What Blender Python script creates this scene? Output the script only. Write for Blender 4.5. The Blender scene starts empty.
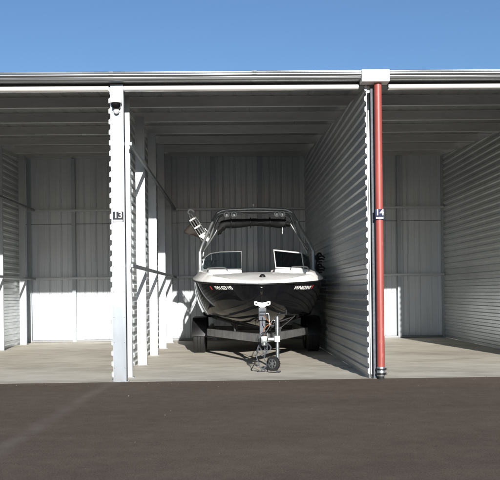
import bpy, bmesh, math, random
from mathutils import Vector, Matrix, noise
random.seed(7)
scn = bpy.context.scene
col = scn.collection

# ------------------------------------------------------------ camera
EYE = 1.257
cd = bpy.data.cameras.new('camera'); cam = bpy.data.objects.new('camera', cd); col.objects.link(cam)
scn.camera = cam
cam.location = (0, -12.0, EYE)
yaw, roll = math.radians(-1.23), math.radians(-0.68)
cam.rotation_euler = (Matrix.Rotation(yaw, 4, 'Z') @ Matrix.Rotation(math.radians(90), 4, 'X') @ Matrix.Rotation(roll, 4, 'Z')).to_euler()
cd.sensor_width = 36; cd.lens = 60.5; cd.shift_y = 0.104; cd.clip_start = .1; cd.clip_end = 2000

# ------------------------------------------------------------ world, sun, exposure
ELEV, AZ = math.radians(15.5), math.radians(6.8)
S = Vector((math.sin(AZ)*math.cos(ELEV), -math.cos(AZ)*math.cos(ELEV), math.sin(ELEV)))
w = bpy.data.worlds.new('World'); scn.world = w; w.use_nodes = True
nt = w.node_tree; nt.nodes.clear()
sky = nt.nodes.new('ShaderNodeTexSky'); sky.sky_type = 'NISHITA'; sky.sun_disc = False
sky.sun_elevation = ELEV; sky.sun_rotation = math.atan2(S.x, S.y)
sky.altitude = 300; sky.air_density = 1.0; sky.dust_density = 0.2; sky.ozone_density = 6.0
bg = nt.nodes.new('ShaderNodeBackground'); bg.inputs[1].default_value = 0.098
wo = nt.nodes.new('ShaderNodeOutputWorld')
tint = nt.nodes.new('ShaderNodeMix'); tint.data_type = 'RGBA'; tint.blend_type = 'MULTIPLY'; tint.inputs[0].default_value = 1; tint.inputs[7].default_value = (1.14, .94, .84, 1)
nt.links.new(sky.outputs[0], tint.inputs[6]); nt.links.new(tint.outputs[2], bg.inputs[0]); nt.links.new(bg.outputs[0], wo.inputs[0])
sl = bpy.data.lights.new('sun', 'SUN'); sl.energy = 5.0; sl.angle = math.radians(.5); sl.color = (1, .955, .90)
sun = bpy.data.objects.new('sun', sl); col.objects.link(sun)
sun.rotation_euler = S.to_track_quat('Z', 'Y').to_euler(); sun.location = S*60
vs = scn.view_settings
scn.display_settings.display_device = 'sRGB'
vs.view_transform = 'Standard'; vs.look = 'None'; vs.gamma = 1; vs.use_curve_mapping = False; vs.exposure = 0.58

# ------------------------------------------------------------ helpers
def obj(name, bm, mat, parent=None, smooth=None, **props):
    if smooth is not None:
        bm.normal_update()
        for f in bm.faces: f.smooth = True
        for e in bm.edges:
            e.smooth = not (len(e.link_faces) != 2 or e.calc_face_angle(0) > math.radians(smooth))
    me = bpy.data.meshes.new(name); bm.to_mesh(me); bm.free()
    o = bpy.data.objects.new(name, me); col.objects.link(o)
    if mat: me.materials.append(mat)
    if parent: o.parent = parent
    for k, v in props.items(): o[k] = v
    return o

def empty(name, loc=(0, 0, 0), parent=None, **props):
    o = bpy.data.objects.new(name, None); col.objects.link(o); o.location = loc
    o.empty_display_size = .2
    if parent: o.parent = parent
    for k, v in props.items(): o[k] = v
    return o

def copy_of(o, parent, loc=None):
    c = o.copy(); col.objects.link(c); c.parent = parent
    if loc is not None: c.location = loc
    for ch in list(o.children):
        copy_of(ch, c)
    return c

def box(bm, x0, x1, y0, y1, z0, z1, bev=0, rot=None, seg=1):
    t = bmesh.new()
    bmesh.ops.create_cube(t, size=1)
    for v in t.verts:
        v.co = Vector((x0+(v.co.x+.5)*(x1-x0), y0+(v.co.y+.5)*(y1-y0), z0+(v.co.z+.5)*(z1-z0)))
    if bev: bmesh.ops.bevel(t, geom=t.edges[:], offset=bev, segments=seg, profile=.6, affect='EDGES')
    if rot is not None: bmesh.ops.transform(t, matrix=rot, verts=t.verts[:])
    me = bpy.data.meshes.new('tmp'); t.to_mesh(me); t.free(); bm.from_mesh(me); bpy.data.meshes.remove(me)

def extrude_profile(bm, pts, axis, a, b, closed=True):
    """pts: 2-D profile in the plane across axis ('x': (y,z); 'y': (x,z); 'z': (x,y))"""
    def P(p, t):
        return {'x': (t, p[0], p[1]), 'y': (p[0], t, p[1]), 'z': (p[0], p[1], t)}[axis]
    A = [bm.verts.new(P(p, a)) for p in pts]; B = [bm.verts.new(P(p, b)) for p in pts]
    n = len(pts)
    for i in range(n if closed else n-1):
        j = (i+1) % n
        bm.faces.new((A[i], A[j], B[j], B[i]))
    if closed:
        bm.faces.new(A[::-1]); bm.faces.new(B)
    bmesh.ops.recalc_face_normals(bm, faces=bm.faces[:])

def crom(pts, n=6):
    pts = [Vector(p) for p in pts]
    if len(pts) < 3: return pts
    P = [pts[0]*2-pts[1]]+pts+[pts[-1]*2-pts[-2]]
    out = []
    for i in range(1, len(P)-2):
        for k in range(n):
            t = k/n
            out.append(.5*((2*P[i])+(P[i+1]-P[i-1])*t+(2*P[i-1]-5*P[i]+4*P[i+1]-P[i+2])*t*t+(3*P[i]-P[i-1]-3*P[i+1]+P[i+2])*t**3))
    out.append(pts[-1]); return out

def tube(bm, pts, r, seg=10, n=6, closed=False, flat=1.0):
    path = [Vector(p) for p in pts] if n == 0 else crom(pts, n)
    N = len(path); rings = []
    prev = None
    for i, p in enumerate(path):
        if closed: d = (path[(i+1) % N]-path[i-1]).normalized()
        else: d = (path[min(i+1, N-1)]-path[max(i-1, 0)]).normalized()
        if prev is None:
            up = Vector((0, 0, 1)) if abs(d.z) < .9 else Vector((1, 0, 0))
            a = d.cross(up).normalized()
        else:
            a = (prev-d*prev.dot(d)).normalized()
        prev = a; b = d.cross(a)
        rr = r(i/(N-1)) if callable(r) else r
        rings.append([bm.verts.new(p+a*rr*math.cos(2*math.pi*k/seg)+b*rr*flat*math.sin(2*math.pi*k/seg)) for k in range(seg)])
    M = N if closed else N-1
    for i in range(M):
        A, B = rings[i], rings[(i+1) % N]
        for k in range(seg):
            bm.faces.new((A[k], A[(k+1) % seg], B[(k+1) % seg], B[k]))
    if not closed:
        bm.faces.new(rings[0][::-1]); bm.faces.new(rings[-1])

def lathe(bm, prof, seg=24, origin=(0, 0, 0), axis='z', cap=True):
    O = Vector(origin); rings = []
    for r, h in prof:
        ring = []
        for k in range(seg):
            a = 2*math.pi*k/seg; c, s = r*math.cos(a), r*math.sin(a)
            ring.append(bm.verts.new(O+Vector({'z': (c, s, h), 'x': (h, c, s), 'y': (c, h, s)}[axis])))
        rings.append(ring)
    for A, B in zip(rings, rings[1:]):
        for k in range(seg): bm.faces.new((A[k], A[(k+1) % seg], B[(k+1) % seg], B[k]))
    if cap:
        bm.faces.new(rings[0][::-1]); bm.faces.new(rings[-1])
    bmesh.ops.recalc_face_normals(bm, faces=bm.faces[:])

def interp(tab, x):
    """smooth interpolation of [(x, y), ...]"""
    if x <= tab[0][0]: return tab[0][1]
    if x >= tab[-1][0]: return tab[-1][1]
    for i in range(len(tab)-1):
        if tab[i][0] <= x <= tab[i+1][0]: break
    def slope(j):
        if j == 0: return (tab[1][1]-tab[0][1])/(tab[1][0]-tab[0][0])
        if j == len(tab)-1: return (tab[-1][1]-tab[-2][1])/(tab[-1][0]-tab[-2][0])
        a = (tab[j][1]-tab[j-1][1])/(tab[j][0]-tab[j-1][0]); b = (tab[j+1][1]-tab[j][1])/(tab[j+1][0]-tab[j][0])
        return 0 if a*b <= 0 else 2*a*b/(a+b)
    h = tab[i+1][0]-tab[i][0]; t = (x-tab[i][0])/h
    m0, m1 = slope(i)*h, slope(i+1)*h
    return (2*t**3-3*t*t+1)*tab[i][1]+(t**3-2*t*t+t)*m0+(-2*t**3+3*t*t)*tab[i+1][1]+(t**3-t*t)*m1

def text_mesh(s, size, shear=0, extrude=0.002, align='CENTER', spacing=1.0, thick=0.0):
    c = bpy.data.curves.new('lettering', 'FONT'); c.body = s; c.size = size; c.shear = shear
    c.extrude = extrude; c.align_x = align; c.align_y = 'CENTER'; c.space_character = spacing; c.offset = thick
    o = bpy.data.objects.new('lettering', c); col.objects.link(o)
    dg = bpy.context.evaluated_depsgraph_get()
    me = bpy.data.meshes.new_from_object(o.evaluated_get(dg))
    bm = bmesh.new(); bm.from_mesh(me)
    bpy.data.objects.remove(o); bpy.data.meshes.remove(me)
    return bm

# ------------------------------------------------------------ materials
class G:
    def __init__(s, name):
        s.m = bpy.data.materials.new(name); s.m.use_nodes = True
        s.t = s.m.node_tree; s.b = s.t.nodes['Principled BSDF']; s.pos = None
    def n(s, ty, **kw):
        q = s.t.nodes.new(ty)
        for k, v in kw.items(): setattr(q, k, v)
        return q
    def l(s, a, b): s.t.links.new(a, b)
    def P(s):
        if s.pos is None: s.pos = s.n('ShaderNodeNewGeometry').outputs['Position']
        return s.pos
    def noise(s, scale, detail=4, stretch=(1, 1, 1), rough=.55, dist=0):
        mp = s.n('ShaderNodeMapping'); mp.inputs['Scale'].default_value = stretch
        s.l(s.P(), mp.inputs['Vector'])
        q = s.n('ShaderNodeTexNoise'); q.inputs['Scale'].default_value = scale; q.inputs['Detail'].default_value = detail
        q.inputs['Roughness'].default_value = rough; q.inputs['Distortion'].default_value = dist
        s.l(mp.outputs[0], q.inputs['Vector']); return q.outputs['Fac']
    def ramp(s, fac, stops):
        q = s.n('ShaderNodeValToRGB'); cr = q.color_ramp
        while len(cr.elements) < len(stops): cr.elements.new(.5)
        for e, (p, c) in zip(cr.elements, stops):
            e.position = p; e.color = (c, c, c, 1) if not isinstance(c, tuple) else (*c, 1)
        s.l(fac, q.inputs[0]); return q.outputs[0]
    def mix(s, fac, a, b, mode='MIX'):
        q = s.n('ShaderNodeMix', data_type='RGBA', blend_type=mode)
        for inp, v in ((q.inputs[0], fac), (q.inputs[6], a), (q.inputs[7], b)):
            if isinstance(v, (int, float)): inp.default_value = v
            elif isinstance(v, tuple): inp.default_value = (*v, 1)
            else: s.l(v, inp)
        return q.outputs[2]
    def math(s, op, a, b=0.0, c=None):
        q = s.n('ShaderNodeMath', operation=op)
        for i, v in enumerate((a, b, c)):
            if v is None: continue
            if isinstance(v, (int, float)): q.inputs[i].default_value = v
            else: s.l(v, q.inputs[i])
        return q.outputs[0]
    def sep(s):
        q = s.n('ShaderNodeSeparateXYZ'); s.l(s.P(), q.inputs[0]); return q.outputs
    def color(s, c):
        if isinstance(c, tuple): s.b.inputs['Base Color'].default_value = (*c, 1)
        else: s.l(c, s.b.inputs['Base Color'])
    def bump(s, h, strength=.2, dist=.01):
        q = s.n('ShaderNodeBump'); q.inputs['Strength'].default_value = strength; q.inputs['Distance'].default_value = dist
        s.l(h, q.inputs['Height']); s.l(q.outputs[0], s.b.inputs['Normal'])
    def set(s, **kw):
        for k, v in kw.items():
            k = k.replace('_', ' ')
            if isinstance(v, (int, float)): s.b.inputs[k].default_value = v
            else: s.l(v, s.b.inputs[k])
        return s.m

def simple(name, c, rough=.5, metal=0, var=.12, scale=6, coat=0, bump=0):
    g = G(name)
    f = g.noise(scale, 5)
    a = tuple(x*(1-var) for x in c); b = tuple(min(1, x*(1+var)) for x in c)
    g.color(g.ramp(f, [(.3, a), (.7, b)]))
    g.set(Roughness=g.math('MULTIPLY_ADD', f, .2, rough-.1), Metallic=metal, Coat_Weight=coat)
    if bump: g.bump(g.noise(scale*8, 4), bump, .003)
    return g.m

def metal_sheet(name, c, metal, rough, stretch, dirt=.25, panel=None):
    g = G(name)
    f1 = g.noise(1.3, 5, stretch); f2 = g.noise(14, 4, stretch); f3 = g.noise(.8, 3)
    f = g.math('MULTIPLY_ADD', f2, .35, g.math('MULTIPLY', f1, .65))
    base = g.ramp(f, [(.32, tuple(x*(1-dirt) for x in c)), (.62, c)])
    z = g.sep()[2]
    if panel:                               # every sheet off a slightly different batch
        fl = g.math('FLOOR', g.math('MULTIPLY', g.sep()[panel[0]], 1/panel[1]))
        wn = g.n('ShaderNodeTexWhiteNoise', noise_dimensions='1D'); g.l(fl, wn.inputs['W'])
        tone = g.ramp(wn.outputs['Value'], [(0.0, .84), (1.0, 1.0)])
        base = g.mix(1.0, base, tone, 'MULTIPLY')
    # grime splashed up along the foot of the sheets
    foot = g.math('MULTIPLY', g.math('SUBTRACT', 1.0, g.math('MULTIPLY', z, 3.2)), f2)
    foot = g.ramp(foot, [(.25, 0.0), (.75, .55)])
    g.color(g.mix(foot, base, (.22, .20, .17)))
    g.set(Metallic=metal, Roughness=g.math('MULTIPLY_ADD', f3, .25, rough-.12))
    g.bump(g.noise(2.2, 3, stretch), .35, .01)
    return g.m

M = {}
M['sheet'] = metal_sheet('partition_sheet', (.72, .75, .75), .40, .38, (1, .25, 1), .25, (2, .90))
M['wall'] = metal_sheet('back_wall_sheet', (.66, .70, .74), .28, .42, (1, 1, .12), .14, (0, .915))
M['galv'] = metal_sheet('galvanised_frame', (.52, .55, .58), .35, .42, (1, .3, .3), .15)
M['darksteel'] = metal_sheet('weathered_girt', (.24, .255, .27), .35, .5, (.3, .3, 1), .2)
M['stud'] = metal_sheet('wall_stud_steel', (.40, .44, .48), .25, .45, (1, 1, .2), .15)
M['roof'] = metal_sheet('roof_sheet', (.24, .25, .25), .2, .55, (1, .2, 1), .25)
M['purlin'] = metal_sheet('purlin_steel', (.58, .59, .59), .3, .5, (.3, 1, 1), .25)
M['post'] = metal_sheet('white_post', (.30, .33, .36), .75, .33, (1, 1, .2), .15)
M['gutter'] = metal_sheet('gutter_metal', (.38, .40, .405), .92, .31, (.15, 1, 1), .12)
M['track'] = metal_sheet('header_track_metal', (.82, .82, .80), .35, .28, (.15, 1, 1), .06)
M['track'].node_tree.nodes['Principled BSDF'].inputs['Coat Weight'].default_value = 1; M['track'].node_tree.nodes['Principled BSDF'].inputs['Coat Roughness'].default_value = .1
M['white'] = simple('white_paint', (.78, .78, .76), .45, var=.05)
M['black'] = simple('black_plastic', (.007, .007, .008), .45)
M['rubber'] = simple('tyre_rubber', (.010, .010, .010), .75, bump=.3, scale=20)
M['chrome'] = simple('polished_aluminium', (.75, .75, .74), .22, 1, var=.05)
M['dull'] = simple('dull_aluminium', (.44, .46, .46), .4, .85, var=.12)
M['zinc'] = simple('zinc_plated_steel', (.26, .28, .28), .35, .8, var=.2, scale=30)
M['canvas'] = simple('black_canvas', (.007, .0075, .008), .85, bump=.6, scale=10)
M['brown'] = simple('brown_leather_cloth', (.016, .011, .008), .8, bump=.5, scale=12, var=.4)
M['vinyl'] = simple('grey_vinyl', (.25, .25, .24), .6)
M['wire'] = simple('orange_wire', (.30, .12, .05), .5)
M['plate'] = simple('sign_plate', (.022, .028, .034), .85)
M['navy'] = simple('navy_sign_plate', (.018, .025, .07), .85)
M['greysteel'] = simple('grey_steel_and_shaded_post', (.10, .112, .125), .7, 0, var=.3, scale=25)
M['carpet'] = simple('bunk_carpet', (.04, .04, .042), .95, bump=.8, scale=30)
M['red'] = simple('red_decal', (.40, .03, .03), .4)
M['letters'] = simple('white_decal', (.78, .78, .76), .4, var=.03)
# black gelcoat
g = G('black_gelcoat'); g.color(g.ramp(g.noise(5, 4), [(.3, (.004, .004, .005)), (.7, (.007, .007, .008))]))
g.set(Roughness=.05, Specular_IOR_Level=.25); M['gel'] = g.m
g = G('white_gelcoat'); g.color(g.ramp(g.noise(4, 5), [(.3, (.78, .77, .75)), (.7, (.86, .86, .84))]))
g.set(Roughness=g.math('MULTIPLY_ADD', g.noise(9, 3), .2, .15), Coat_Weight=.4); M['whitegel'] = g.m
g = G('trailer_black_paint'); g.color(g.ramp(g.noise(7, 5), [(.3, (.02, .02, .02)), (.75, (.06, .058, .055))]))
g.set(Roughness=g.math('MULTIPLY_ADD', g.noise(9, 4), .3, .3)); M['trailer'] = g.m
# red pipe, mottled enamel with random paler flecks
g = G('red_enamel')
f = g.noise(2.2, 6, (1, 1, .35)); f2 = g.noise(30, 5, (1, 1, .3))
c = g.ramp(f, [(.3, (.26, .048, .038)), (.7, (.34, .075, .06))])
c = g.mix(g.ramp(f2, [(.60, 0.0), (.72, .5)]), c, (.42, .16, .13))
g.color(c); g.set(Roughness=g.math('MULTIPLY_ADD', f, .2, .40), Coat_Weight=.2, Coat_Roughness=.42)
M['redpipe'] = g.m
g = G('worn_frame_paint'); g.color(g.ramp(g.noise(5, 5), [(.3, (.22, .22, .22)), (.7, (.42, .42, .42))]))
g.set(Roughness=.38, Metallic=.6); M['frame'] = g.m
# tinted acrylic
def glass(name, tint, refl=.08):
    m = bpy.data.materials.new(name); m.use_nodes = True; t = m.node_tree; t.nodes.clear()
    tr = t.nodes.new('ShaderNodeBsdfTransparent'); tr.inputs[0].default_value = (*tint, 1)
    gl = t.nodes.new('ShaderNodeBsdfGlossy'); gl.inputs['Roughness'].default_value = .04; gl.inputs[0].default_value = (.9, .95, 1, 1)
    fr = t.nodes.new('ShaderNodeFresnel'); fr.inputs[0].default_value = 1.45
    mx = t.nodes.new('ShaderNodeMixShader'); o = t.nodes.new('ShaderNodeOutputMaterial')
    t.links.new(fr.outputs[0], mx.inputs[0]); t.links.new(tr.outputs[0], mx.inputs[1]); t.links.new(gl.outputs[0], mx.inputs[2])
    t.links.new(mx.outputs[0], o.inputs[0]); return m
M['tint'] = glass('tinted_screen', (.66, .72, .74)); M['tintdark'] = glass('dark_tinted_screen', (.30, .32, .33))

# asphalt
g = G('asphalt'); X = g.sep()
agg = g.noise(75, 5, rough=.85); mid = g.noise(7, 6); big = g.noise(.5, 6, (.8, 1.2, 1), dist=.6); streak = g.noise(1.6, 5, (.6, 1.6, 1))
f = g.math('ADD', g.math('ADD', g.math('MULTIPLY', agg, .62), g.math('MULTIPLY', mid, .12)), g.math('ADD', g.math('MULTIPLY', big, .16), g.math('MULTIPLY', streak, .10)))
base = g.ramp(f, [(.36, (.066, .049, .035)), (.5, (.138, .105, .078)), (.64, (.25, .20, .15))])
# pale joint running out from the partition line
d = g.math('ABSOLUTE', g.math('ADD', g.math('ADD', X[0], 1.73), g.math('MULTIPLY_ADD', X[1], -.03, g.math('MULTIPLY', g.math('SUBTRACT', g.noise(1.5, 3), .5), .12))))
seam = g.math('MULTIPLY', g.ramp(g.math('MULTIPLY', d, 6), [(.1, 1.0), (.8, 0.0)]), g.ramp(g.noise(3, 5), [(.3, .2), (.6, .9)]))
pale = g.mix(g.math('MULTIPLY', seam, .7), base, (.21, .175, .145))
# sand drifted against the slab
sand = g.ramp(g.math('MULTIPLY_ADD', X[1], 2.2, g.math('MULTIPLY', g.noise(3, 6, (.4, 1, 1)), 1.2)), [(.0, 0.0), (.8, .4)])
pale = g.mix(sand, pale, (.19, .17, .15))
# pebbles / dark spots
vo = g.n('ShaderNodeTexVoronoi'); vo.inputs['Scale'].default_value = 4.0; g.l(g.P(), vo.inputs['Vector'])
spots = g.ramp(vo.outputs['Distance'], [(.0, .6), (.045, 0.0)])
pale = g.mix(spots, pale, (.03, .026, .024))
vo2 = g.n('ShaderNodeTexVoronoi'); vo2.inputs['Scale'].default_value = 22.0; g.l(g.P(), vo2.inputs['Vector'])
grit = g.math('MULTIPLY', g.ramp(vo2.outputs['Distance'], [(.0, 1.0), (.16, 0.0)]), g.ramp(g.noise(9, 3), [(.5, 0.0), (.62, .8)]))
pale = g.mix(grit, pale, (.27, .24, .21))
g.color(pale); g.set(Roughness=.9, Specular_IOR_Level=.25)
g.bump(g.math('ADD', agg, g.math('MULTIPLY', mid, .4)), .8, .014); M['asphalt'] = g.m
# slab
g = G('concrete'); X = g.sep()
f = g.math('ADD', g.math('MULTIPLY', g.noise(.8, 7, (.7, 1, 1), dist=.5), .5), g.math('ADD', g.math('MULTIPLY', g.noise(3.5, 6, (.6, 1.1, 1)), .3), g.math('MULTIPLY', g.noise(60, 3), .2)))
base = g.ramp(f, [(.38, (.44, .405, .33)), (.5, (.62, .58, .49)), (.60, (.74, .70, .60))])
edge = g.ramp(g.math('MULTIPLY_ADD', X[1], -1.6, g.math('MULTIPLY', g.noise(1.2, 5, (.5, 1.5, 1)), 1.3)), [(.0, 0.0), (.9, .75)])
base = g.mix(edge, base, (.34, .31, .26))
oil = g.ramp(g.noise(.7, 4, dist=.4), [(.6, 0.0), (.75, .35)])
base = g.mix(oil, base, (.32, .295, .25))
g.color(base); g.set(Roughness=g.math('MULTIPLY_ADD', g.noise(5, 4), .3, .55))
g.bump(g.noise(30, 5), .3, .004); M['concrete'] = g.m

# ------------------------------------------------------------ ground
bm = bmesh.new()
v = [bm.verts.new(p) for p in ((-500, -500, -.0012), (500, -500, -.0012), (500, 500, -.0012), (-500, 500, -.0012))]
bm.faces.new(v); obj('ground', bm, M['asphalt'], kind='structure')
L = 10.1                                 # depth of a bay
BAY = 3.66
LINES = [-5.36, -1.70, 1.96, 5.62]       # partition sheets
XL, XR = -9.02, 9.28
bm = bmesh.new(); box(bm, XL-.1, XR+.1, 0.0, L+.25, -.25, 0)
obj('floor', bm, M['concrete'], kind='structure')

# ------------------------------------------------------------ shed
RS = .062                                # roof rise per metre of depth
def ceil(y): return 4.20+RS*y            # underside of purlins
shed = empty('storage_shed', (0, 0, 0), label='long white and grey corrugated metal storage shed of open numbered bays behind the dark asphalt', category='storage building')

def trap(period, rise, flat, start, end):
    """trapezoid rib profile: list of (along, out)"""
    out = []; a = start; sl_ = (period-2*flat)/2
    while a < end:
        out += [(a, 0), (a+flat, 0), (a+flat+sl_, rise), (a+2*flat+sl_, rise)]
        a += period
    out.append((a, 0)); return out

# corrugated partition sheets (ribs run front to back)
def partition_mesh():
    bm = bmesh.new()
    pr = trap(.150, .024, .056, .003, 5.1)
    pr = [(-o, a) for a, o in pr]
    prof = pr+[(x-.003, z) for x, z in reversed(pr)]
    # several spans so the sheets show laps and slight waves
    cuts = [.02, 2.55, 5.1, 7.6, L-.02]
    for i in range(4):
        extrude_profile(bm, [(x+.002*(i % 2), z) for x, z in prof], 'y', cuts[i], cuts[i+1]+(.04 if i < 3 else 0))
    bmesh.ops.bisect_plane(bm, geom=bm.verts[:]+bm.edges[:]+bm.faces[:], plane_co=(0, 0, ceil(0)-.01), plane_no=Vector((0, -RS, 1)).normalized(), clear_outer=True)
    return bm
STUDS = [.60, 2.72, 4.94, 7.08, 9.18]
part0 = None
def stud_mesh():
    bm = bmesh.new()                       # lipped C section, its web facing the yard
    w, d, t = .158, .075, .004
    prof = [(0, 0), (w, 0), (w, d), (w-.022, d), (w-.022, d-t), (w-t, d-t), (w-t, t), (t, t), (t, d-t), (.022, d-t), (.022, d), (0, d)]
    extrude_profile(bm, prof, 'z', .004, 1.0)
    return bm
for i, x in enumerate(LINES):
    p = obj('partition', partition_mesh(), M['sheet'], shed) if i == 0 else None
    if i == 0:
        part0 = p; p.location = (x, 0, 0)
        for sy in STUDS:
            bm = stud_mesh()
            for v in bm.verts:
                if v.co.z > .5: v.co.z = ceil(sy)-.02
            s = obj('stud', bm, M['galv'], p); s.location = (.04, sy, 0)
            bm = bmesh.new(); box(bm, .0, .185, -.012, .10, .0005, .008); 
            for bx in (.03, .15): lathe(bm, [(.011, .008), (.011, .022), (.005, .03)], 6, (bx, .04, 0))
            bp = obj('base_plate', bm, M['zinc'], p); bp.location = (.04, sy, 0)
        for gz in (1.665, 3.45):
            bm = bmesh.new()
            prof = [(.215, gz-.028), (.262, gz-.028), (.262, gz+.028), (.215, gz+.028)]
            extrude_profile(bm, prof, 'y', .34, L-.06)
            bmesh.ops.bevel(bm, geom=bm.edges[:], offset=.005, segments=1, affect='EDGES')
            obj('rail', bm, M['darksteel'], p)
    else:
        copy_of(part0, shed, (x, 0, 0))

# back wall: vertically ribbed sheet, studs every third of a bay, girts
bm = bmesh.new()
pr = []
a = XL
while a < XR:
    pr += [(a, 0), (a+.135, 0), (a+.145, -.003), (a+.155, 0), (a+.255, 0), (a+.272, -.012), (a+.288, -.012)]
    a += .305
pr.append((a, 0))
pr = [(x, L+.10+y) for x, y in pr]
prof = pr+[(x, y+.003) for x, y in reversed(pr)]
extrude_profile(bm, prof, 'z', .01, ceil(L)+.155)
obj('back_wall', bm, M['wall'], shed)
bm = bmesh.new()
extrude_profile(bm, [(x, y-.003) for x, y in pr]+[(x, y-.001) for x, y in reversed(pr)], 'z', 3.09, 3.11)
obj('panel_lap', bm, M['darksteel'], shed)
st0 = None
for i in range(3):
    for k in range(4):
        x = LINES[i]+.02+BAY/3*k
        if k == 3 and i < 2: continue
        if k == 0: x += .06
        if k == 3: x -= .05
        if st0 is None:
            bm = bmesh.new()
            prof = [(-.045, -.06), (.045, -.06), (.045, .012), (.041, .012), (.041, -.056), (-.041, -.056), (-.041, .012), (-.045, .012)]
            extrude_profile(bm, prof, 'z', .006, ceil(L)-.03)
            st0 = obj('wall_stud', bm, M['stud'], shed); st0.location = (x, L, 0)
        else: copy_of(st0, shed, (x, L, 0))
for i in range(3):
    for gz in (1.67, 3.44):
        bm = bmesh.new(); box(bm, LINES[i]+.05, LINES[i+1]-.02, L-.12, L-.064, gz-.028, gz+.028, .006)
        obj('wall_girt', bm, M['galv'], shed)
    bm = bmesh.new(); box(bm, LINES[i]+.05, LINES[i+1]-.02, L-.05, L+.06, .002, .06, .006)
    obj('sill_channel', bm, M['darksteel'], shed)

# purlins, rafters, roof
for y in (1.82, 3.52, 5.28, 7.05, 8.8, L-.02):
    bm = bmesh.new(); z = ceil(y)
    prof = [(y, z), (y+.07, z), (y+.07, z+.018), (y+.067, z+.018), (y+.067, z+.004), (y+.004, z+.004), (y+.004, z+.158), (y-.066, z+.158), (y-.066, z+.144), (y-.063, z+.144), (y-.063, z+.154), (y, z+.154)]
    extrude_profile(bm, prof, 'x', XL, XR)
    obj('purlin', bm, M['purlin'], shed)
for x in LINES:
    bm = bmesh.new()
    A = []
    for (y, z0) in ((.02, ceil(0)), (L, ceil(L))):
        A.append([bm.verts.new((x+dx, y, z0+dz)) for dx, dz in ((-.01, -.10), (.05, -.10), (.05, -.004), (-.01, -.004))])
    for k in range(4): bm.faces.new((A[0][k], A[0][(k+1) % 4], A[1][(k+1) % 4], A[1][k]))
    bm.faces.new(A[0][::-1]); bm.faces.new(A[1])
    obj('rafter', bm, M['purlin'], shed)
bm = bmesh.new()
pr = []
a = XL
while a < XR:
    pr += [(a, 0), (a+.21, 0), (a+.235, .007), (a+.28, .007)]; a += .305
pr.append((a, 0))
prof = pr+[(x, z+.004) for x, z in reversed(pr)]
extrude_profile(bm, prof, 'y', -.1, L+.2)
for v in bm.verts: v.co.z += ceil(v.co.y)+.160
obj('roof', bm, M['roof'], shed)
# closure behind the gutter, up to the roof sheet
bm = bmesh.new(); box(bm, XL, XR, .05, .056, 4.20, 4.355); obj('eave_beam', bm, M['purlin'], shed)

# gutter: rolled K profile of shiny sheet
def rounded(cx, cy, rx, ry, a0, a1, n=8):
    return [(cx+rx*math.cos(math.radians(a0+(a1-a0)*i/n)), cy+ry*math.sin(math.radians(a0+(a1-a0)*i/n))) for i in range(n+1)]
GY = -.19
prof = [(-.02, 4.262), (GY+.03, 4.262)]
prof += rounded(GY+.05, 4.292, .045, .030, 250, 180, 4)
prof += rounded(GY+.02, 4.318, .020, .014, 200, 160, 4)
prof += rounded(GY+.012, 4.362, .030, .034, 220, 140, 8)
prof += [(GY-.006, 4.392), (GY-.012, 4.396)]
prof += rounded(GY-.002, 4.408, .014, .012, 220, 60, 6)
prof += [(GY+.012, 4.410), (-.02, 4.430)]
bm = bmesh.new()
x0 = XL
i = 0
joints = [XL, -5.9, -1.62, 1.86, 2.24, 6.3, XR]
prof = [(y, 4.24+(z-4.262)*.8) for y, z in prof]
extrude_profile(bm, prof, 'x', XL, XR)
gut = obj('gutter', bm, M['gutter'], shed, smooth=40)
for jx in (-5.9, -1.66, .35, 4.7):
    bm = bmesh.new(); extrude_profile(bm, [(y-.003 if y < -.05 else y-.02, z+(.002 if z > 4.3 else -.002)) for y, z in prof], 'x', jx-.035, jx+.035)
    obj('gutter_joint', bm, M['gutter'], gut, smooth=40)
bm = bmesh.new(); box(bm, 1.86, 2.255, GY-.045, .0, 4.198, 4.368, .006)
obj('collector_box', bm, M['white'], shed)
# shiny header track below the gutter
for a, b in ((XL, -5.3), (-5.10, -1.715), (-1.505, 1.84), (2.27, XR)):
    bm = bmesh.new()
    prof = [(.04, 4.148)]+[(-.035+.0, 4.148)]+rounded(-.03, 4.182, .03, .034, 250, 110, 14)+[(.04, 4.216)]
    prof = [(y, z-.012) for y, z in prof]
    extrude_profile(bm, prof, 'x', a, b)
    obj('header_track', bm, M['track'], shed, smooth=50)
bm = bmesh.new(); box(bm, XL, XR, .0, .05, 4.206, 4.238); obj('dark_gap_strip', bm, M['black'], shed)  # black strip put in for the dark gap between gutter and track

# posts at the fronts of the partitions
def post(x0, x1, top, mat, name='post'):
    bm = bmesh.new(); t = .005; y0, y1 = -.03, .12
    prof = [(x0, y0), (x1, y0), (x1, y1), (x1-.03, y1), (x1-.03, y1-t), (x1-t, y1-t), (x1-t, y0+t), (x0+t, y0+t), (x0+t, y1), (x0, y1)]
    extrude_profile(bm, prof, 'z', .002, top)
    z = .2
    while z < top-.1:
        for bx in (x0+.018, x1-.018): lathe(bm, [(.006, .001), (.006, -.004), (.003, -.006)], 6, (bx, y0, z), 'y')
        z += .36
    o = obj(name, bm, mat, shed)
    bm = bmesh.new(); box(bm, x0-.01, x1+.03, y0-.012, y1+.01, .0005, .01, .002)
    for bx in (x0+.03, x1-.03): lathe(bm, [(.012, .01), (.012, .022), (.006, .03)], 6, (bx, y0+.02+.09, 0))
    obj('foot_plate', bm, M['zinc'], o)
    return o
for k, x in enumerate(LINES):
    if k == 2:
        post(x+.052, x+.125, 4.19, M['greysteel'])  # darker grey than the other posts, stands in for the pipe's shade
        continue
    pp = post(x+.005, x+.188, 4.225, M['post'])
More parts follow.
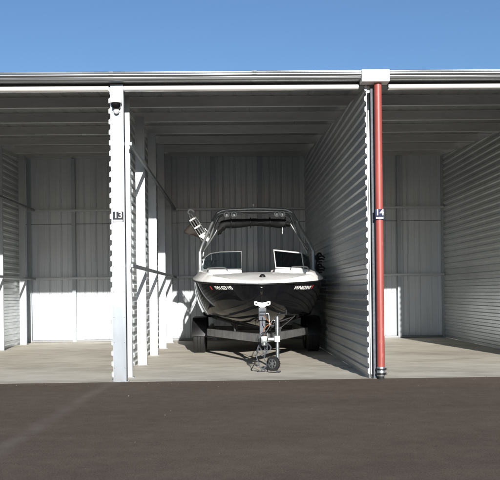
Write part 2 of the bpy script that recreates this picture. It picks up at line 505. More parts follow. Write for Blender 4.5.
# edge trims of the sheets seen end-on
for x in LINES:
    bm = bmesh.new()
    pr = [(-o, a) for a, o in trap(.150, .024, .056, .003, 4.15)]
    prof = [(xx-.004, z) for xx, z in pr]+[(.004, pr[-1][1]), (.004, pr[0][1])]
    extrude_profile(bm, prof, 'y', -.008, .018)
    e = obj('sheet_edge_trim', bm, M['galv'], shed); e.location = (x if x == LINES[2] else x+.013, 0, 0)

# red downpipe
bm = bmesh.new()
PX, PY, PR = 2.105, -.105, .054
lathe(bm, [(PR, .17), (PR, 4.196)], 28, (PX, PY, 0))
pipe = obj('downpipe', bm, M['redpipe'], shed, smooth=40, label='dull red round downpipe')
bm = bmesh.new()
lathe(bm, [(PR+.004, .04), (PR+.006, .045), (PR+.006, .165), (PR+.002, .172)], 28, (PX, PY, 0)); obj('pipe_foot', bm, M['dull'], pipe, smooth=40)
for z in (.06, .125):
    bm = bmesh.new(); lathe(bm, [(PR+.008, z), (PR+.012, z+.004), (PR+.012, z+.024), (PR+.008, z+.028)], 28, (PX, PY, 0))
    box(bm, PX+.05, PX+.085, PY-.012, PY+.012, z, z+.028, .003)
    obj('clamp', bm, M['black'], pipe, smooth=40)
bm = bmesh.new(); lathe(bm, [(PR-.008, -.005), (PR-.008, .05)], 20, (PX, PY, 0)); obj('pipe_outlet', bm, M['rubber'], pipe, smooth=40)
# ------------------------------------------------------------ number signs and camera
def sign(num, cx, cy, cz, w, h, mat, label):
    root = empty('number_sign', (cx, cy, cz), label=label, category='sign', group='bay number signs')
    bm = bmesh.new(); box(bm, -w/2, w/2, -.004, .004, -h/2+.045, h/2, .0015); pl = obj('plate', bm, mat, root)
    bm = text_mesh(num, h*.86, thick=.0015)
    bmesh.ops.rotate(bm, cent=(0, 0, 0), matrix=Matrix.Rotation(math.radians(90), 3, 'X'), verts=bm.verts[:])
    bmesh.ops.translate(bm, vec=(0, -.007, .0225), verts=bm.verts[:])
    obj('digits', bm, M['letters'], pl)
    bm = bmesh.new(); box(bm, -w/2, w/2, -.004, .004, -h/2, -h/2+.041, .0015); sp = obj('lower_plate', bm, mat, root)
    bm = bmesh.new(); box(bm, -w/2+.012, w/2-.012, -.0075, -.0045, -h/2+.009, -h/2+.033); obj('label_strip', bm, M['letters'], sp)
    return root
sign('13', -1.603, -.036, 2.345, .152, .15, M['plate'], 'grey plate with white number 13 on the wide white post')
sign('14', 2.10, -.166, 2.335, .125, .145, M['navy'], 'small navy plate with white number 14 on the red downpipe')

cm = empty('security_camera', (-1.603, -.03, 3.93), label='small white dome security camera near the top of the white post', category='camera')
bm = bmesh.new(); box(bm, -.055, .055, -.03, 0, -.05, .10, .012, seg=2); obj('mounting_box', bm, M['white'], cm, smooth=35)
bm = bmesh.new(); lathe(bm, [(.02, .125), (.055, .118), (.078, .095), (.084, .05), (.080, .032), (.070, .03)], 24, (0, -.085, -.02)); obj('hood', bm, M['white'], cm, smooth=50)
bm = bmesh.new(); lathe(bm, [(.066, .03), (.066, .0), (.058, -.028), (.035, -.048), (.008, -.056)], 24, (0, -.085, -.02)); obj('dome_lens', bm, M['gel'], cm, smooth=50)
bm = bmesh.new(); lathe(bm, [(.012, -.115), (.03, -.105), (.045, -.07), (.035, -.052)], 20, (0, -.05, -.02)); obj('lower_cover', bm, M['white'], cm, smooth=50)

# ------------------------------------------------------------ boat
BX, BY = .50, 2.20
RAIL = [(0, .05), (.06, .20), (.2, .42), (.45, .70), (.8, .97), (1.3, 1.17), (2, 1.235), (3, 1.255), (6.4, 1.20)]
RAILZ = [(0, 1.385), (.8, 1.43), (2, 1.505), (3.2, 1.53), (6.4, 1.50)]
KEEL = [(0, 1.20), (.1, 1.05), (.3, .90), (.7, .75), (1.3, .63), (2, .56), (3, .52), (6.4, .52)]
CH = [(0, .02), (.1, .14), (.3, .30), (.7, .57), (1.3, .83), (2, 1.0), (3, 1.08), (6.4, 1.08)]
CHZ = [(0, 1.23), (.1, 1.12), (.3, 1.04), (.7, .96), (1.3, .88), (2, .82), (3, .79), (6.4, .78)]
ZIN = [(0, 1.43), (.25, 1.49), (.55, 1.555), (.9, 1.60), (1.6, 1.66), (2.3, 1.70), (3.4, 1.71), (6.4, 1.66)]
def top_side(s, t):                       # chine -> rail
    c = Vector((interp(CH, s), 0, interp(CHZ, s))); r = Vector((interp(RAIL, s), 0, interp(RAILZ, s)))
    p = c.lerp(r, t)
    b = .055*min(1, s/1.5)-.03*max(0, 1-s/.9)*min(1, s*6)
    p.x += b*4*t*(1-t)
    p.y = s-.10*t*max(0, 1-s/1.0)*0
    return Vector((p.x, s, p.z))
def SS(a, b, n): return [a+(b-a)*i/n for i in range(n+1)]
rows = SS(0, .3, 12)+SS(.3, 2, 24)[1:]+SS(2, 6.4, 22)[1:]
boat = empty('motorboat', (BX, BY, 0), label='black and white wakeboard boat with folded tower canvas, parked bow first on a trailer', category='boat')
bm = bmesh.new(); grid = []
for s in rows:
    k = Vector((0, s, interp(KEEL, s))); c = top_side(s, 0)
    half = [k.lerp(c, t)+Vector((0, 0, -.03*math.sin(math.pi*t)*min(1, s))) for t in (0, .25, .5, .75, 1)]
    half[-1] = c
    half += [c+Vector((.018*min(1, s), 0, .022))]+[top_side(s, t)+Vector((0, 0, 0)) for t in (.1, .2, .32, .45, .58, .7, .8, .9, 1)]
    grid.append([bm.verts.new((-p.x, p.y, p.z)) for p in reversed(half[1:])]+[bm.verts.new(p) for p in half])
for A, B in zip(grid, grid[1:]):
    for i in range(len(A)-1): bm.faces.new((A[i], A[i+1], B[i+1], B[i]))
bm.faces.new(grid[0][::-1]); bm.faces.new(grid[-1])
bmesh.ops.recalc_face_normals(bm, faces=bm.faces[:])
hull = obj('hull', bm, M['gel'], boat, smooth=28)
# deck
bm = bmesh.new(); grid = []
drows = SS(0, .3, 10)+SS(.3, .93, 9)[1:]+SS(.95, 6.4, 40)
for s in drows:
    hr, zr, zi = interp(RAIL, s), interp(RAILZ, s), interp(ZIN, s)
    q = [(hr+.012, zr+.002), (hr+.015, zr+.03), (hr*.965, zr+.03+.35*(zi-zr-.03)), (hr*.92, zr+.03+.72*(zi-zr-.03)), (hr*.87, zi-.008), (hr*.81, zi)]
    if s < .94: q[-2:] = [(hr*.87, zi-.03), (hr*.81, zi-.025)]; q += [(hr*.5, zi-.01), (hr*.2, zi+.008), (0, zi+.01)]
    else: q += [(hr*.79, zi-.03), (hr*.785, max(1.06, 1.36-.22*(s-.95))), (0, max(1.05, 1.35-.22*(s-.95)))]
    grid.append([bm.verts.new((-x, s-.012, z)) for x, z in q[:-1]]+[bm.verts.new((x, s-.012, z)) for x, z in reversed(q)])
for A, B in zip(grid, grid[1:]):
    for i in range(len(A)-1): bm.faces.new((A[i], A[i+1], B[i+1], B[i]))
bm.faces.new(grid[0][::-1]); bm.faces.new(grid[-1])
bmesh.ops.recalc_face_normals(bm, faces=bm.faces[:])
deck = obj('deck', bm, M['whitegel'], boat, smooth=40)
# rub rail
bm = bmesh.new(); pts = [(-interp(RAIL, s)-.008, s-.01, interp(RAILZ, s)) for s in reversed(rows)]+[(interp(RAIL, s)+.008, s-.01, interp(RAILZ, s)) for s in rows]
tube(bm, pts, .017, 8, 0); obj('rub_rail', bm, M['black'], boat, smooth=60)
# bow eye, nav light
bm = bmesh.new(); tube(bm, [(-.018, -.01, 1.33), (-.018, -.05, 1.33), (0, -.062, 1.33), (.018, -.05, 1.33), (.018, -.01, 1.33)], .007, 8, 4); obj('bow_eye', bm, M['chrome'], hull, smooth=60)
bm = bmesh.new(); lathe(bm, [(.055, 0), (.05, .02), (.038, .038), (.018, .05), (.004, .053)], 16, (.03, .30, interp(ZIN, .3)+.012)); obj('navigation_light', bm, M['black'], deck, smooth=50)
# registration lettering follows the hull surface
def letter_on_hull(txt, sgn, s_bow, s_aft, t0, mat, size=.085, shear=0):
    bm = text_mesh(txt, size, shear, extrude=.0015, align='LEFT', thick=.0008)
    xs = [v.co.x for v in bm.verts]; x0, x1 = min(xs), max(xs)
    for v in bm.verts:
        u = (v.co.x-x0)/(x1-x0)
        s = s_aft+(s_bow-s_aft)*u if sgn < 0 else s_bow+(s_aft-s_bow)*u
        h = interp(RAILZ, s)-interp(CHZ, s)
        t = t0+v.co.y/h
        p = top_side(s, t); a = top_side(s+.01, t)-top_side(s-.01, t); b = top_side(s, t+.02)-top_side(s, t-.02)
        n = b.cross(a).normalized()
        if n.x < 0: n = -n
        p = p+n*(.003+v.co.z)
        v.co = (p.x*sgn, p.y, p.z)
    return obj('registration_number', bm, mat, hull)
letter_on_hull('WN 623 HS', -1, .30, .62, .81, M['letters'])
letter_on_hull('I', -1, .70, .725, .81, M['red'])
letter_on_hull('WN623HS', 1, .40, .79, .78, M['letters'], shear=.3)
letter_on_hull('I', 1, .83, .85, .80, M['red'])
# grab rails
for sg in (-1, 1):
    bm = bmesh.new(); z = 1.70
    pts = [(sg*.98, 1.95, z-.035), (sg*.95, 1.9, z+.02), (sg*.75, 1.62, z+.025), (sg*.62, 1.42, z+.01), (sg*.58, 1.32, z-.045)]
    tube(bm, pts, .011, 8, 6); obj('grab_rail', bm, M['dull'], deck, smooth=60)
# interior
bm = bmesh.new(); box(bm, -.33, .33, 2.38, 3.3, 1.055, 1.705, .035, seg=3)
console = obj('console', bm, M['whitegel'], boat, smooth=35); console.location = (-.63, 0, 0); copy_of(console, boat, (.68, 0, 0))
for sx in (-.6, .6):
    bm = bmesh.new(); box(bm, sx-.25, sx+.25, 3.75, 4.25, 1.055, 1.42, .05, seg=2); box(bm, sx-.25, sx+.25, 4.2, 4.32, 1.35, 1.74, .04, seg=2)
    obj('seat', bm, M['vinyl'], boat, smooth=35)
bm = bmesh.new(); box(bm, -.85, .85, 5.2, 6.3, 1.055, 1.52, .05, seg=2); obj('engine_hatch', bm, M['vinyl'], boat, smooth=35)

# windshields
def pane(name, pts, glassm, framem, parent, r=.016):
    pts = [Vector(p) for p in pts]
    bm = bmesh.new(); tube(bm, pts, r, 8, 0, True); fr = obj(name, bm, framem, parent, smooth=50)
    n = (pts[1]-pts[0]).cross(pts[-1]-pts[0]).normalized()*.003
    bm = bmesh.new(); A = [bm.verts.new(p+n) for p in pts]; B = [bm.verts.new(p-n) for p in pts]
    c0 = sum(pts, Vector())/len(pts); ca = bm.verts.new(c0+n); cb = bm.verts.new(c0-n)
    for i in range(len(pts)):
        j = (i+1) % len(pts)
        bm.faces.new((A[i], A[j], ca)); bm.faces.new((B[j], B[i], cb)); bm.faces.new((A[j], A[i], B[i], B[j]))
    bmesh.ops.recalc_face_normals(bm, faces=bm.faces[:])
    obj('pane', bm, glassm, fr); return fr
pane('windshield', [(-.30, 2.35, 1.715), (-.30, 2.52, 2.065), (-.72, 2.62, 2.065), (-.92, 2.68, 2.04), (-1.03, 2.74, 1.97), (-1.06, 2.76, 1.90), (-1.09, 2.65, 1.715), (-.7, 2.5, 1.715)], M['tint'], M['dull'], boat, .011)
pane('windshield', [(.37, 2.35, 1.73), (.34, 2.52, 2.085), (.91, 2.72, 2.03), (.94, 2.60, 1.71)], M['tintdark'], M['white'], boat, .017)
pane('windshield', [(.955, 2.62, 1.71), (.93, 2.75, 2.02), (1.10, 3.2, 1.96), (1.13, 3.2, 1.71)], M['tint'], M['dull'], boat, .011)
for sg in (-1, 1):
    pane('side_window', [(sg*1.135, 3.22 if sg > 0 else 2.7, 1.71), (sg*1.10, 3.22 if sg > 0 else 2.82, 1.93), (sg*1.09, 4.0, 1.88), (sg*1.15, 4.3, 1.715)], M['tint'], M['dull'], boat, .010)

# tower
tower = empty('tower', (0, 0, 0), boat)
tower.parent = boat
def hoop(name, yb, yt, r, dz=0, dx=0, mat=M['dull']):
    bm = bmesh.new()
    L_ = [(-1.13, yb, 1.66), (-1.135, yb+.02, 1.95), (-1.11, yb+.05, 2.13), (-.97, (yb+yt)/2, 2.48+dz), (-.82, yt-.02, 2.82+dz), (-.74, yt, 2.905+dz), (-.58, yt, 2.945+dz), (0, yt, 2.965+dz)]
    pts = L_+[(-x-(.03 if z > 2.2 else 0), y, z) for x, y, z in reversed(L_[:-1])]
    if dx: pts = [(x*(1-dx), y, z) for x, y, z in pts]
    tube(bm, pts, r, 12, 5); return obj(name, bm, mat, tower, smooth=60)
hoop('front_hoop', 2.55, 3.05, .027)
hoop('rear_hoop', 3.45, 3.30, .024, -.06, .03)
for sg in (-1, 1):
    bm = bmesh.new()
    tube(bm, [(sg*.70, 3.15, 2.70), (sg*.86, 3.05, 2.42), (sg*1.06, 2.8, 2.10)], .016, 8, 4); tube(bm, [(sg*1.13, 2.62, 2.02), (sg*1.12, 3.45, 2.02)], .018, 8, 0)
    tube(bm, [(sg*.86, 2.97, 2.72), (sg*.84, 3.38, 2.68)], .016, 8, 0)
    obj('brace', bm, M['dull'], tower, smooth=60)
    bm = bmesh.new(); lathe(bm, [(.05, 1.62), (.055, 1.68), (.036, 1.72), (.034, 2.05), (.03, 2.07)], 16, (sg*1.13, 2.56, 0)); obj('mount', bm, M['dull'], tower, smooth=40)
bm = bmesh.new(); tube(bm, [(-.72, 3.07, 2.875), (-.5, 3.05, 2.895), (0, 3.05, 2.915), (.5, 3.05, 2.895), (.72, 3.07, 2.875)], .02, 10, 4); obj('cross_bar', bm, M['dull'], tower, smooth=60)
for x in (-.59, -.44, .44, .55):
    bm = bmesh.new(); lathe(bm, [(.012, .06), (.036, .05), (.056, .01), (.06, -.03), (.052, -.035)], 16, (x, 2.99, 2.845), 'y'); box(bm, x-.01, x+.01, 2.99, 3.03, 2.85, 2.91)
    lt = obj('tower_light', bm, M['white'], tower, smooth=50)
    bm = bmesh.new(); lathe(bm, [(.043, -.034), (.03, -.042), (.005, -.046)], 16, (x, 2.99, 2.845), 'y'); obj('lens', bm, M['chrome'], lt, smooth=50)
bm = bmesh.new(); tube(bm, [(-.04, 3.05, 2.97), (-.04, 3.05, 3.03)], .006, 8, 0); lathe(bm, [(.006, 3.02), (.017, 3.03), (.02, 3.05), (.012, 3.068), (.002, 3.07)], 12, (-.04, 3.05, 0)); obj('anchor_light', bm, M['white'], tower, smooth=60)
# folded bimini canvas
bm = bmesh.new(); N = 44; rings = []
for i in range(N+1):
    u = i/N; x = -.78+1.50*u
    top = 2.775-.045*(2*u-1)**4; bot = 2.60-.02*math.sin(u*9)
    if u < .10: bot -= .17*(1-u/.10)**.7+.02*math.sin(u*160)
    if u > .93: top -= .12*(u-.93)/.07; bot += .02
    if u < .04: top -= .12*(1-u/.04)
    ring = []
    for k in range(16):
        a = 2*math.pi*k/16
        wob = 1+.16*noise.noise(Vector((x*5, math.cos(a)*2, math.sin(a)*2)))
        ring.append(bm.verts.new((x, 3.2+.24*math.cos(a)*wob, (top+bot)/2+(top-bot)/2*math.sin(a)*wob)))
    rings.append(ring)
for A, B in zip(rings, rings[1:]):
    for k in range(16): bm.faces.new((A[k], A[(k+1) % 16], B[(k+1) % 16], B[k]))
bm.faces.new(rings[0][::-1]); bm.faces.new(rings[-1])
can = obj('folded_canvas', bm, M['canvas'], boat, smooth=60)
for x in (-.5, -.1, .3, .62):
    bm = bmesh.new(); tube(bm, [(x, 3.2+.255*math.cos(a), 2.69+.105*math.sin(a)) for a in [2*math.pi*k/20 for k in range(20)]], .008, 6, 0, True); obj('tie_strap', bm, M['black'], can, smooth=60)
bm = bmesh.new(); tube(bm, [(.55, 3.1, 2.64), (.555, 3.1, 2.50)], .004, 6, 0); lathe(bm, [(.012, 2.44), (.017, 2.46), (.015, 2.50), (.006, 2.51)], 10, (.555, 3.1, 0)); obj('pull_cord', bm, M['dull'], can, smooth=60)

# left board rack: polished arms reaching up and out, with a rolled brown cover
rack = empty('board_rack', (0, 0, 0), boat); rack.parent = boat; rack['label'] = 'bright polished board rack folded out from the tower'
def mixp(a, b, t): return Vector(a).lerp(Vector(b), t)
A0, A1 = Vector((-1.02, 2.90, 2.33)), Vector((-1.33, 2.78, 2.84))
dirn = (A1-A0).normalized(); side = Vector((.86, 0, .52))
for j, off in enumerate((-.075, -.025, .028, .075)):
    bm = bmesh.new(); o = side*off+Vector((0, -.04*j, 0))
    a, b = A0+o, A0+o+dirn*(.60 if j in (1, 2) else .5)
    tube(bm, [a, mixp(a, b, .5)+Vector((0, .01, 0)), b], .015, 8, 4)
    obj('arm', bm, M['chrome'], rack, smooth=60)
bm = bmesh.new(); e = A0+dirn*.60
tube(bm, [e, e+Vector((-.04, 0, .05)), e+Vector((-.01, 0, .10)), e+Vector((.05, 0, .09)), e+Vector((.08, 0, .05))], .018, 8, 5); obj('hook', bm, M['white'], rack, smooth=60)
bm = bmesh.new(); box(bm, -.11, .08, -.06, .06, -.03, .05, .012, Matrix.Translation(A0+Vector((-.01, -.05, .02))) @ Matrix.Rotation(math.radians(32), 4, 'Y'), 2)
tube(bm, [A0+Vector((0, -.03, 0)), (-.95, 2.9, 2.5)], .02, 8, 0); obj('clamp', bm, M['white'], rack, smooth=40)
bm = bmesh.new(); tube(bm, [A0+Vector((.07, -.04, .04)), A0+Vector((.05, -.08, .14)), A0+Vector((-.01, -.08, .22))], .014, 8, 4); obj('fork', bm, M['chrome'], rack, smooth=60)
for t in (.2, .5, .8):
    bm = bmesh.new(); c = mixp(A0, A1, t)+Vector((0, -.08, 0)); tube(bm, [c-side*.075, c+side*.075], .018, 8, 0); obj('cross_tie', bm, M['white'], rack, smooth=60)
bm = bmesh.new()
P_ = [(-1.24, 2.88, 2.74), (-1.33, 2.90, 2.66), (-1.43, 2.88, 2.55), (-1.455, 2.86, 2.47), (-1.36, 2.84, 2.44), (-1.26, 2.88, 2.41), (-1.10, 2.93, 2.33)]
Q_ = [(-1.24, 2.88, 2.74), (-1.20, 2.9, 2.66), (-1.16, 2.92, 2.52), (-1.09, 2.93, 2.35)]
p1 = crom(P_, 4); p2 = crom(Q_, 8)
n1 = len(p1)
def at_(path, t): i = t*(len(path)-1); j = min(int(i), len(path)-2); return path[j].lerp(path[j+1], i-j)
g2 = []
for i in range(25):
    t = i/24; row = []
    for k in range(9):
        u = k/8; p = at_(p1, t).lerp(at_(p2, t), u)
        thick = .05*math.sin(math.pi*min(1, max(0, u)))*math.sin(math.pi*max(.02, min(.98, t)))+.004
        w_ = .035*noise.noise(p*9)
        row.append((p, thick, w_))
    g2.append(row)
F = [[bm.verts.new(p+Vector((0, -th+w_, w_*.6))) for p, th, w_ in r] for r in g2]
Bk = [[bm.verts.new(p+Vector((0, th+w_, w_*.6))) for p, th, w_ in r] for r in g2]
for i in range(24):
    for k in range(8):
        bm.faces.new((F[i][k], F[i][k+1], F[i+1][k+1], F[i+1][k])); bm.faces.new((Bk[i][k], Bk[i+1][k], Bk[i+1][k+1], Bk[i][k+1]))
    bm.faces.new((F[i][0], F[i+1][0], Bk[i+1][0], Bk[i][0])); bm.faces.new((F[i][8], Bk[i][8], Bk[i+1][8], F[i+1][8]))
bmesh.ops.recalc_face_normals(bm, faces=bm.faces[:])
obj('rack_cover', bm, M['brown'], rack, smooth=60)
# right rack: black rubber prongs beside the screen
rk = empty('board_rack', (0, 0, 0), boat); rk.parent = boat; rk['label'] = 'black rubber pronged board rack'
bm = bmesh.new(); tube(bm, [(1.13, 2.9, 1.98), (1.22, 2.88, 1.96), (1.23, 2.88, 1.86), (1.21, 2.88, 1.68), (1.17, 2.9, 1.60)], .018, 8, 5); obj('arm', bm, M['black'], rk, smooth=60)
for z0 in (1.93, 1.71):
    for j, (dz, ln) in enumerate(((.075, .11), (.03, .16), (-.02, .15), (-.065, .10))):
        bm = bmesh.new(); b = Vector((1.22, 2.88, z0))
        tube(bm, [b, b+Vector((ln*.4, -.02*j, dz*1.1)), b+Vector((ln*.8, -.03*j, dz*1.2+.005)), b+Vector((ln*1.1, -.03*j, dz*.8-.02))], lambda t: .028*(1-.5*t), 8, 5)
        obj('prong', bm, M['rubber'], rk, smooth=60)

# ------------------------------------------------------------ trailer
tr = empty('boat_trailer', (BX, BY, 0), label='black twin axle boat trailer with jack wheel down under the boat', category='trailer')
def beam(bm, a, b, w, h, bev=.006):
    a, b = Vector(a), Vector(b); d = b-a; ln = d.length
    q = d.to_track_quat('Y', 'Z').to_matrix().to_4x4()
    box(bm, -w/2, w/2, 0, ln, -h/2, h/2, bev, Matrix.Translation(a) @ q)
for sg in (-1, 1):
    bm = bmesh.new()
    pts = [(sg*.05, -.42, .50), (sg*.30, .35, .49), (sg*.96, 2.45, .47), (sg*.98, 2.9, .46), (sg*.98, 6.2, .44)]
    for a, b in zip(pts, pts[1:]): beam(bm, a, (Vector(b)+(Vector(b)-Vector(a)).normalized()*.02), .075, .135)
    obj('frame_rail', bm, M['frame'], tr, smooth=30)
for y, z in ((2.6, .44), (4.2, .42), (6.15, .42)):
    bm = bmesh.new(); beam(bm, (-.94, y, z-.02), (-.3, y, z-.03), .07, .09); beam(bm, (-.32, y, z-.03), (.32, y, z-.03), .07, .09); beam(bm, (.3, y, z-.03), (.94, y, z-.02), .07, .09)
    obj('crossmember', bm, M['trailer'], tr, smooth=30)
bm = bmesh.new(); beam(bm, (0, -.40, .50), (0, -.85, .50), .085, .10); obj('tongue', bm, M['trailer'], tr, smooth=30)
bm = bmesh.new(); box(bm, -.05, .05, -.93, -.84, .445, .555, .012, seg=2)
lathe(bm, [(.03, .40), (.045, .42), (.045, .455), (.02, .47)], 16, (0, -.90, 0)); tube(bm, [(0, -.86, .55), (.0, -.80, .60), (0, -.72, .60)], .012, 8, 4)
box(bm, -.065, -.055, -.80, -.55, .46, .60, .003); box(bm, .055, .065, -.80, -.55, .46, .60, .003)
obj('coupler', bm, M['zinc'], tr, smooth=35)
for sg in (-1, 1):
    bm = bmesh.new(); beam(bm, (sg*.42, 1.9, .60), (sg*.55, 5.9, .60), .06, .12, .012); 
    obj('bunk', bm, M['carpet'], tr, smooth=30)
    for y in (2.6, 4.2, 5.6):
        bm = bmesh.new(); box(bm, sg*.45-.02, sg*.45+.02, y-.03, y+.03, .40, .55, .003); obj('bunk_bracket', bm, M['zinc'], tr)
    # fender over two wheels
    bm = bmesh.new(); pr = []
    for a in range(0, 181, 12):
        pr.append((3.87+(.42+.40)*math.cos(math.radians(180-a)), min(.735, .36+.41*min(1, math.sin(math.radians(a))*1.25))))
    w0, w1 = sg*1.03, sg*1.335
    top = [bm.verts.new((w0, y, z)) for y, z in pr]; out = [bm.verts.new((w1-sg*.015, y, z)) for y, z in pr]; lip = [bm.verts.new((w1, y, z-.03)) for y, z in pr]
    for i in range(len(pr)-1):
        bm.faces.new((top[i], top[i+1], out[i+1], out[i])); bm.faces.new((out[i], out[i+1], lip[i+1], lip[i]))
    bmesh.ops.recalc_face_normals(bm, faces=bm.faces[:])
    bmesh.ops.solidify(bm, geom=bm.faces[:], thickness=.006)
    fe = obj('fender', bm, M['black'], tr, smooth=45)
w0 = None
for sg in (-1, 1):
    for y in (3.45, 4.29):
        if w0 is None:
            w0 = empty('wheel', (sg*1.19, y, .345), tr); w0.parent = tr
            bm = bmesh.new(); R = .345
            lathe(bm, [(.20, -.095), (.24, -.115), (.29, -.125), (.325, -.118), (.338, -.10), (R, -.07), (R, -.035), (R-.008, -.03), (R, -.025), (R, .025), (R-.008, .03), (R, .035), (R, .07), (.338, .10), (.325, .118), (.29, .125), (.24, .115), (.20, .095)], 48, (0, 0, 0), 'x', False)
            for k in range(48):
                a = 2*math.pi*k/48
                for xx in (-.085, .085):
                    box(bm, xx-.022, xx+.022, -.008, .008, R-.008, R+.002, 0, Matrix.Rotation(a, 4, 'X'))
            obj('tyre', bm, M['rubber'], w0, smooth=35)
            bm = bmesh.new(); lathe(bm, [(.205, -.10), (.195, -.095), (.185, -.03), (.19, .03), (.195, .095), (.205, .10)], 32, (0, 0, 0), 'x', False)
            for sx in (-1, 1):
                lathe(bm, [(.05, sx*.11), (.05, sx*.06), (.06, sx*.05)], 16, (0, 0, 0), 'x')
                for k in range(5): box(bm, sx*.055-.012, sx*.055+.012, -.028, .028, .04, .195, .004, Matrix.Rotation(2*math.pi*k/5, 4, 'X'))
            obj('rim', bm, M['zinc'], w0, smooth=35)
        else: copy_of(w0, tr, (sg*1.19, y, .345))
bm = bmesh.new(); tube(bm, [(-1.1, 3.45, .345), (1.1, 3.45, .345)], .03, 10, 0); obj('axle', bm, M['trailer'], tr, smooth=50)
bm = bmesh.new(); tube(bm, [(-1.1, 4.29, .345), (1.1, 4.29, .345)], .03, 10, 0); obj('axle', bm, M['trailer'], tr, smooth=50)
# winch post and bow stop
wp = empty('winch_post', (0, 0, 0), tr); wp.parent = tr
bm = bmesh.new(); beam(bm, (0, -.27, .55), (0, -.22, 1.04), .095, .06, .006); obj('upright', bm, M['greysteel'], wp)
bm = bmesh.new(); box(bm, -.062, -.056, -.33, -.17, .80, 1.00, .002); box(bm, .056, .062, -.33, -.17, .80, 1.00, .002); box(bm, -.06, .06, -.325, -.318, .93, .99, .002); box(bm, -.06, .06, -.325, -.318, .79, .86, .002)
lathe(bm, [(.025, -.055), (.05, -.053), (.05, -.048), (.022, -.045), (.022, .045), (.05, .048), (.05, .053), (.025, .055)], 20, (0, -.30, .895), 'x')
obj('winch', bm, M['greysteel'], wp, smooth=35)
bm = bmesh.new(); tube(bm, [(.06, -.30, .895), (.10, -.30, .895), (.11, -.32, .80), (.12, -.34, .70)], .010, 8, 3); tube(bm, [(.115, -.34, .70), (.19, -.34, .70)], .016, 8, 0); obj('winch_handle', bm, M['dull'], wp, smooth=60)
bm = bmesh.new()
prof = [(-.135, 1.10), (-.10, 1.10), (-.06, 1.085), (0, 1.075), (.06, 1.085), (.10, 1.10), (.135, 1.10), (.135, 1.045), (.10, 1.03), (.065, 1.03), (.045, 1.0), (-.045, 1.0), (-.065, 1.03), (-.10, 1.03), (-.135, 1.045)]
extrude_profile(bm, prof, 'y', -.30, -.17); bmesh.ops.bevel(bm, geom=bm.edges[:], offset=.006, segments=2, affect='EDGES')
obj('bow_stop', bm, M['white'], wp, smooth=35)
for sx in (-.1, .1):
    bm = bmesh.new(); lathe(bm, [(.014, -.305), (.014, -.314), (.006, -.318)], 8, (sx, 0, 1.068), 'y'); obj('bolt', bm, M['black'], wp)
bm = bmesh.new(); tube(bm, [(0, -.30, .92), (0, -.10, 1.06), (0, .02, 1.18)], .012, 6, 0, flat=.3); obj('winch_strap', bm, M['black'], wp)
# jack
jk = empty('jack', (0, 0, 0), tr); jk.parent = tr
JX, JY = .215, -.84
bm = bmesh.new(); lathe(bm, [(.028, .17), (.028, .60), (.034, .601), (.034, .84), (.03, .86), (.01, .87)], 16, (JX, JY, 0)); obj('jack_tube', bm, M['zinc'], jk, smooth=40)
bm = bmesh.new(); box(bm, .06, JX, JY-.02, JY+.02, .48, .53, .006); box(bm, JX-.05, JX+.04, JY-.045, JY-.035, .46, .56, .004); obj('jack_bracket', bm, M['zinc'], jk)
bm = bmesh.new(); tube(bm, [(JX, JY, .86), (JX, JY, .89), (JX+.05, JY-.02, .895), (JX+.14, JY-.03, .90)], .008, 8, 3); tube(bm, [(JX+.14, JY-.03, .89), (JX+.14, JY-.03, .97)], .013, 8, 0); obj('jack_handle', bm, M['black'], jk, smooth=60)
bm = bmesh.new(); box(bm, JX-.035-.03, JX-.03-.03, JY-.05, JY+.04, .10, .20, .002); box(bm, JX+.03-.02, JX+.035-.02, JY-.05, JY+.04, .10, .20, .002); box(bm, JX-.065, JX+.015, JY-.04, JY+.03, .185, .20, .002)
obj('caster_fork', bm, M['zinc'], jk)
for off in (-.085,):
    wm = Matrix.Translation((JX+off+.015, JY-.01, .115)) @ Matrix.Rotation(math.radians(52), 4, 'Z')
    bm = bmesh.new(); lathe(bm, [(.075, -.035), (.108, -.032), (.115, -.022), (.115, .022), (.108, .032), (.075, .035)], 32, (0, 0, 0), 'x')
    for k in range(20): box(bm, -.03, .03, -.006, .006, .110, .118, 0, Matrix.Rotation(2*math.pi*k/20, 4, 'X'))
    bmesh.ops.transform(bm, matrix=wm, verts=bm.verts[:]); jw = obj('jack_wheel', bm, M['rubber'], jk, smooth=35)
    bm = bmesh.new()
    for sx in (-1, 1):
        lathe(bm, [(.022, sx*.045), (.028, sx*.036), (.028, sx*.03)], 12, (0, 0, 0), 'x')
        for k in range(6): box(bm, sx*.038-.003, sx*.038+.003, -.008, .008, .02, .072, .001, Matrix.Rotation(math.pi/3*k, 4, 'X'))
        tube(bm, [(sx*.038, .072*math.cos(2*math.pi*k/24), .072*math.sin(2*math.pi*k/24)) for k in range(24)], .006, 6, 0, True)
    bmesh.ops.transform(bm, matrix=wm, verts=bm.verts[:]); obj('hub', bm, M['zinc'], jw, smooth=35)
# safety chains
def chain(pts, name):
    path = crom(pts, 10); L_ = [0]
    for a, b in zip(path, path[1:]): L_.append(L_[-1]+(b-a).length)
    bm = bmesh.new(); n = int(L_[-1]/.030)
    for q in range(n):
        d = q*.030; i = max(j for j in range(len(L_)-1) if L_[j] <= d)
        t = (d-L_[i])/max(1e-6, L_[i+1]-L_[i]); p = path[i].lerp(path[i+1], t); dr = (path[i+1]-path[i]).normalized()
        m = Matrix.Translation(p) @ dr.to_track_quat('Y', 'Z').to_matrix().to_4x4() @ Matrix.Rotation(math.pi/2*(q % 2)+.3, 4, 'Y')
        ring = [m @ Vector((.011*math.cos(a), .020*math.sin(a), 0)) for a in [2*math.pi*k/10 for k in range(10)]]
        tube(bm, ring, .0038, 5, 0, True)
    return obj(name, bm, M['greysteel'], tr, smooth=60)
chain([(-.05, -.62, .44), (-.10, -.75, .33), (-.03, -.80, .24), (.04, -.78, .30), (.06, -.66, .42)], 'safety_chain')
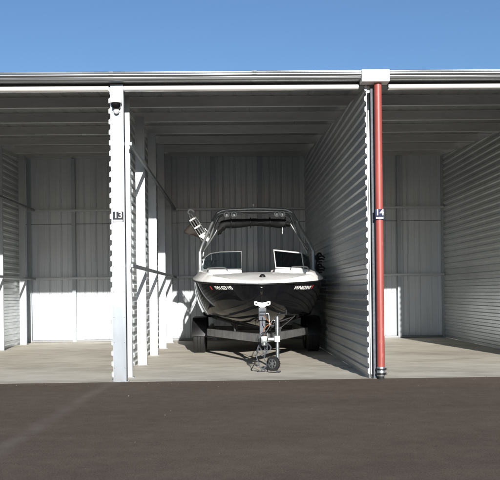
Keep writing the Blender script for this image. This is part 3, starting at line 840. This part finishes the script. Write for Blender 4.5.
chain([(.05, -.62, .44), (.11, -.78, .36), (.03, -.84, .28), (-.05, -.80, .34), (-.06, -.68, .43)], 'safety_chain')
chain([(.0, -.70, .42), (.02, -.80, .30), (.0, -.86, .20), (.04, -.84, .10), (-.02, -.92, .03), (.03, -1.0, .012)], 'safety_chain')
def cable(pts, r, mat, name='cable'):
    bm = bmesh.new(); tube(bm, pts, r, 8, 8); return obj(name, bm, mat, tr, smooth=60)
cable([(-.02, -.5, .45), (-.12, -.72, .28), (-.09, -.82, .12), (-.04, -.92, .02), (-.01, -1.0, .011)], .0075, M['greysteel'])
cable([(-.06, -.5, .42), (-.14, -.7, .14), (-.20, -.8, .014), (-.13, -.92, .010), (-.07, -1.02, .012)], .0065, M['black'])
cable([(.0, -.6, .42), (.06, -.9, .2), (.04, -1.05, .02), (.10, -1.16, .010), (.19, -1.20, .012), (.24, -1.14, .012), (.20, -1.10, .012)], .007, M['black'])
cable([(.02, -.75, .56), (.0, -.78, .64), (.06, -.80, .72), (.12, -.80, .74), (.05, -.7, .82), (.02, -.5, .88)], .007, M['wire'])
cable([(.05, -.7, .55), (.03, -.76, .60), (.08, -.8, .68), (.14, -.82, .80), (.19, -.82, .79)], .006, M['dull'])
for (x, y, z, lab) in ((-.03, -1.02, .012, 0), (-.08, -1.04, .012, 0), (.21, -1.13, .014, 0)):
    bm = bmesh.new(); box(bm, x-.03, x+.03, y-.02, y+.02, z-.011, z+.018, .008, seg=2); obj('cable_plug', bm, M['black'], tr, smooth=40)
cable([(.22, -.3, .60), (.5, .8, .72), (.75, 1.6, .86)], .007, M['dull'], 'brake_line')
cable([(.12, -.3, .62), (.4, .9, .95)], .008, M['dull'], 'guide_rope')

# loose grit swept up against the slab and scattered over the asphalt
bm = bmesh.new(); rnd = random.Random(3)
for i in range(110):
    near = rnd.random() < .55
    x = rnd.uniform(-3.6, 4.2); y = -abs(rnd.gauss(0, .35)) if near else -rnd.uniform(.2, 6.3)
    q = rnd.uniform(.002, .0055)*(1.6 if rnd.random() < .08 else 1)
    t = bmesh.new(); bmesh.ops.create_icosphere(t, subdivisions=1, radius=q)
    for v in t.verts: v.co = Vector((v.co.x*rnd.uniform(.7, 1.5)+x, v.co.y*rnd.uniform(.7, 1.4)+y, v.co.z*rnd.uniform(.5, 1)+q*.3))
    me = bpy.data.meshes.new('tmp'); t.to_mesh(me); t.free(); bm.from_mesh(me); bpy.data.meshes.remove(me)
grit = obj('grit', bm, simple('grit_stone', (.15, .13, .11), .9, var=.5, scale=4), kind='stuff')
print('objects', len(bpy.data.objects))
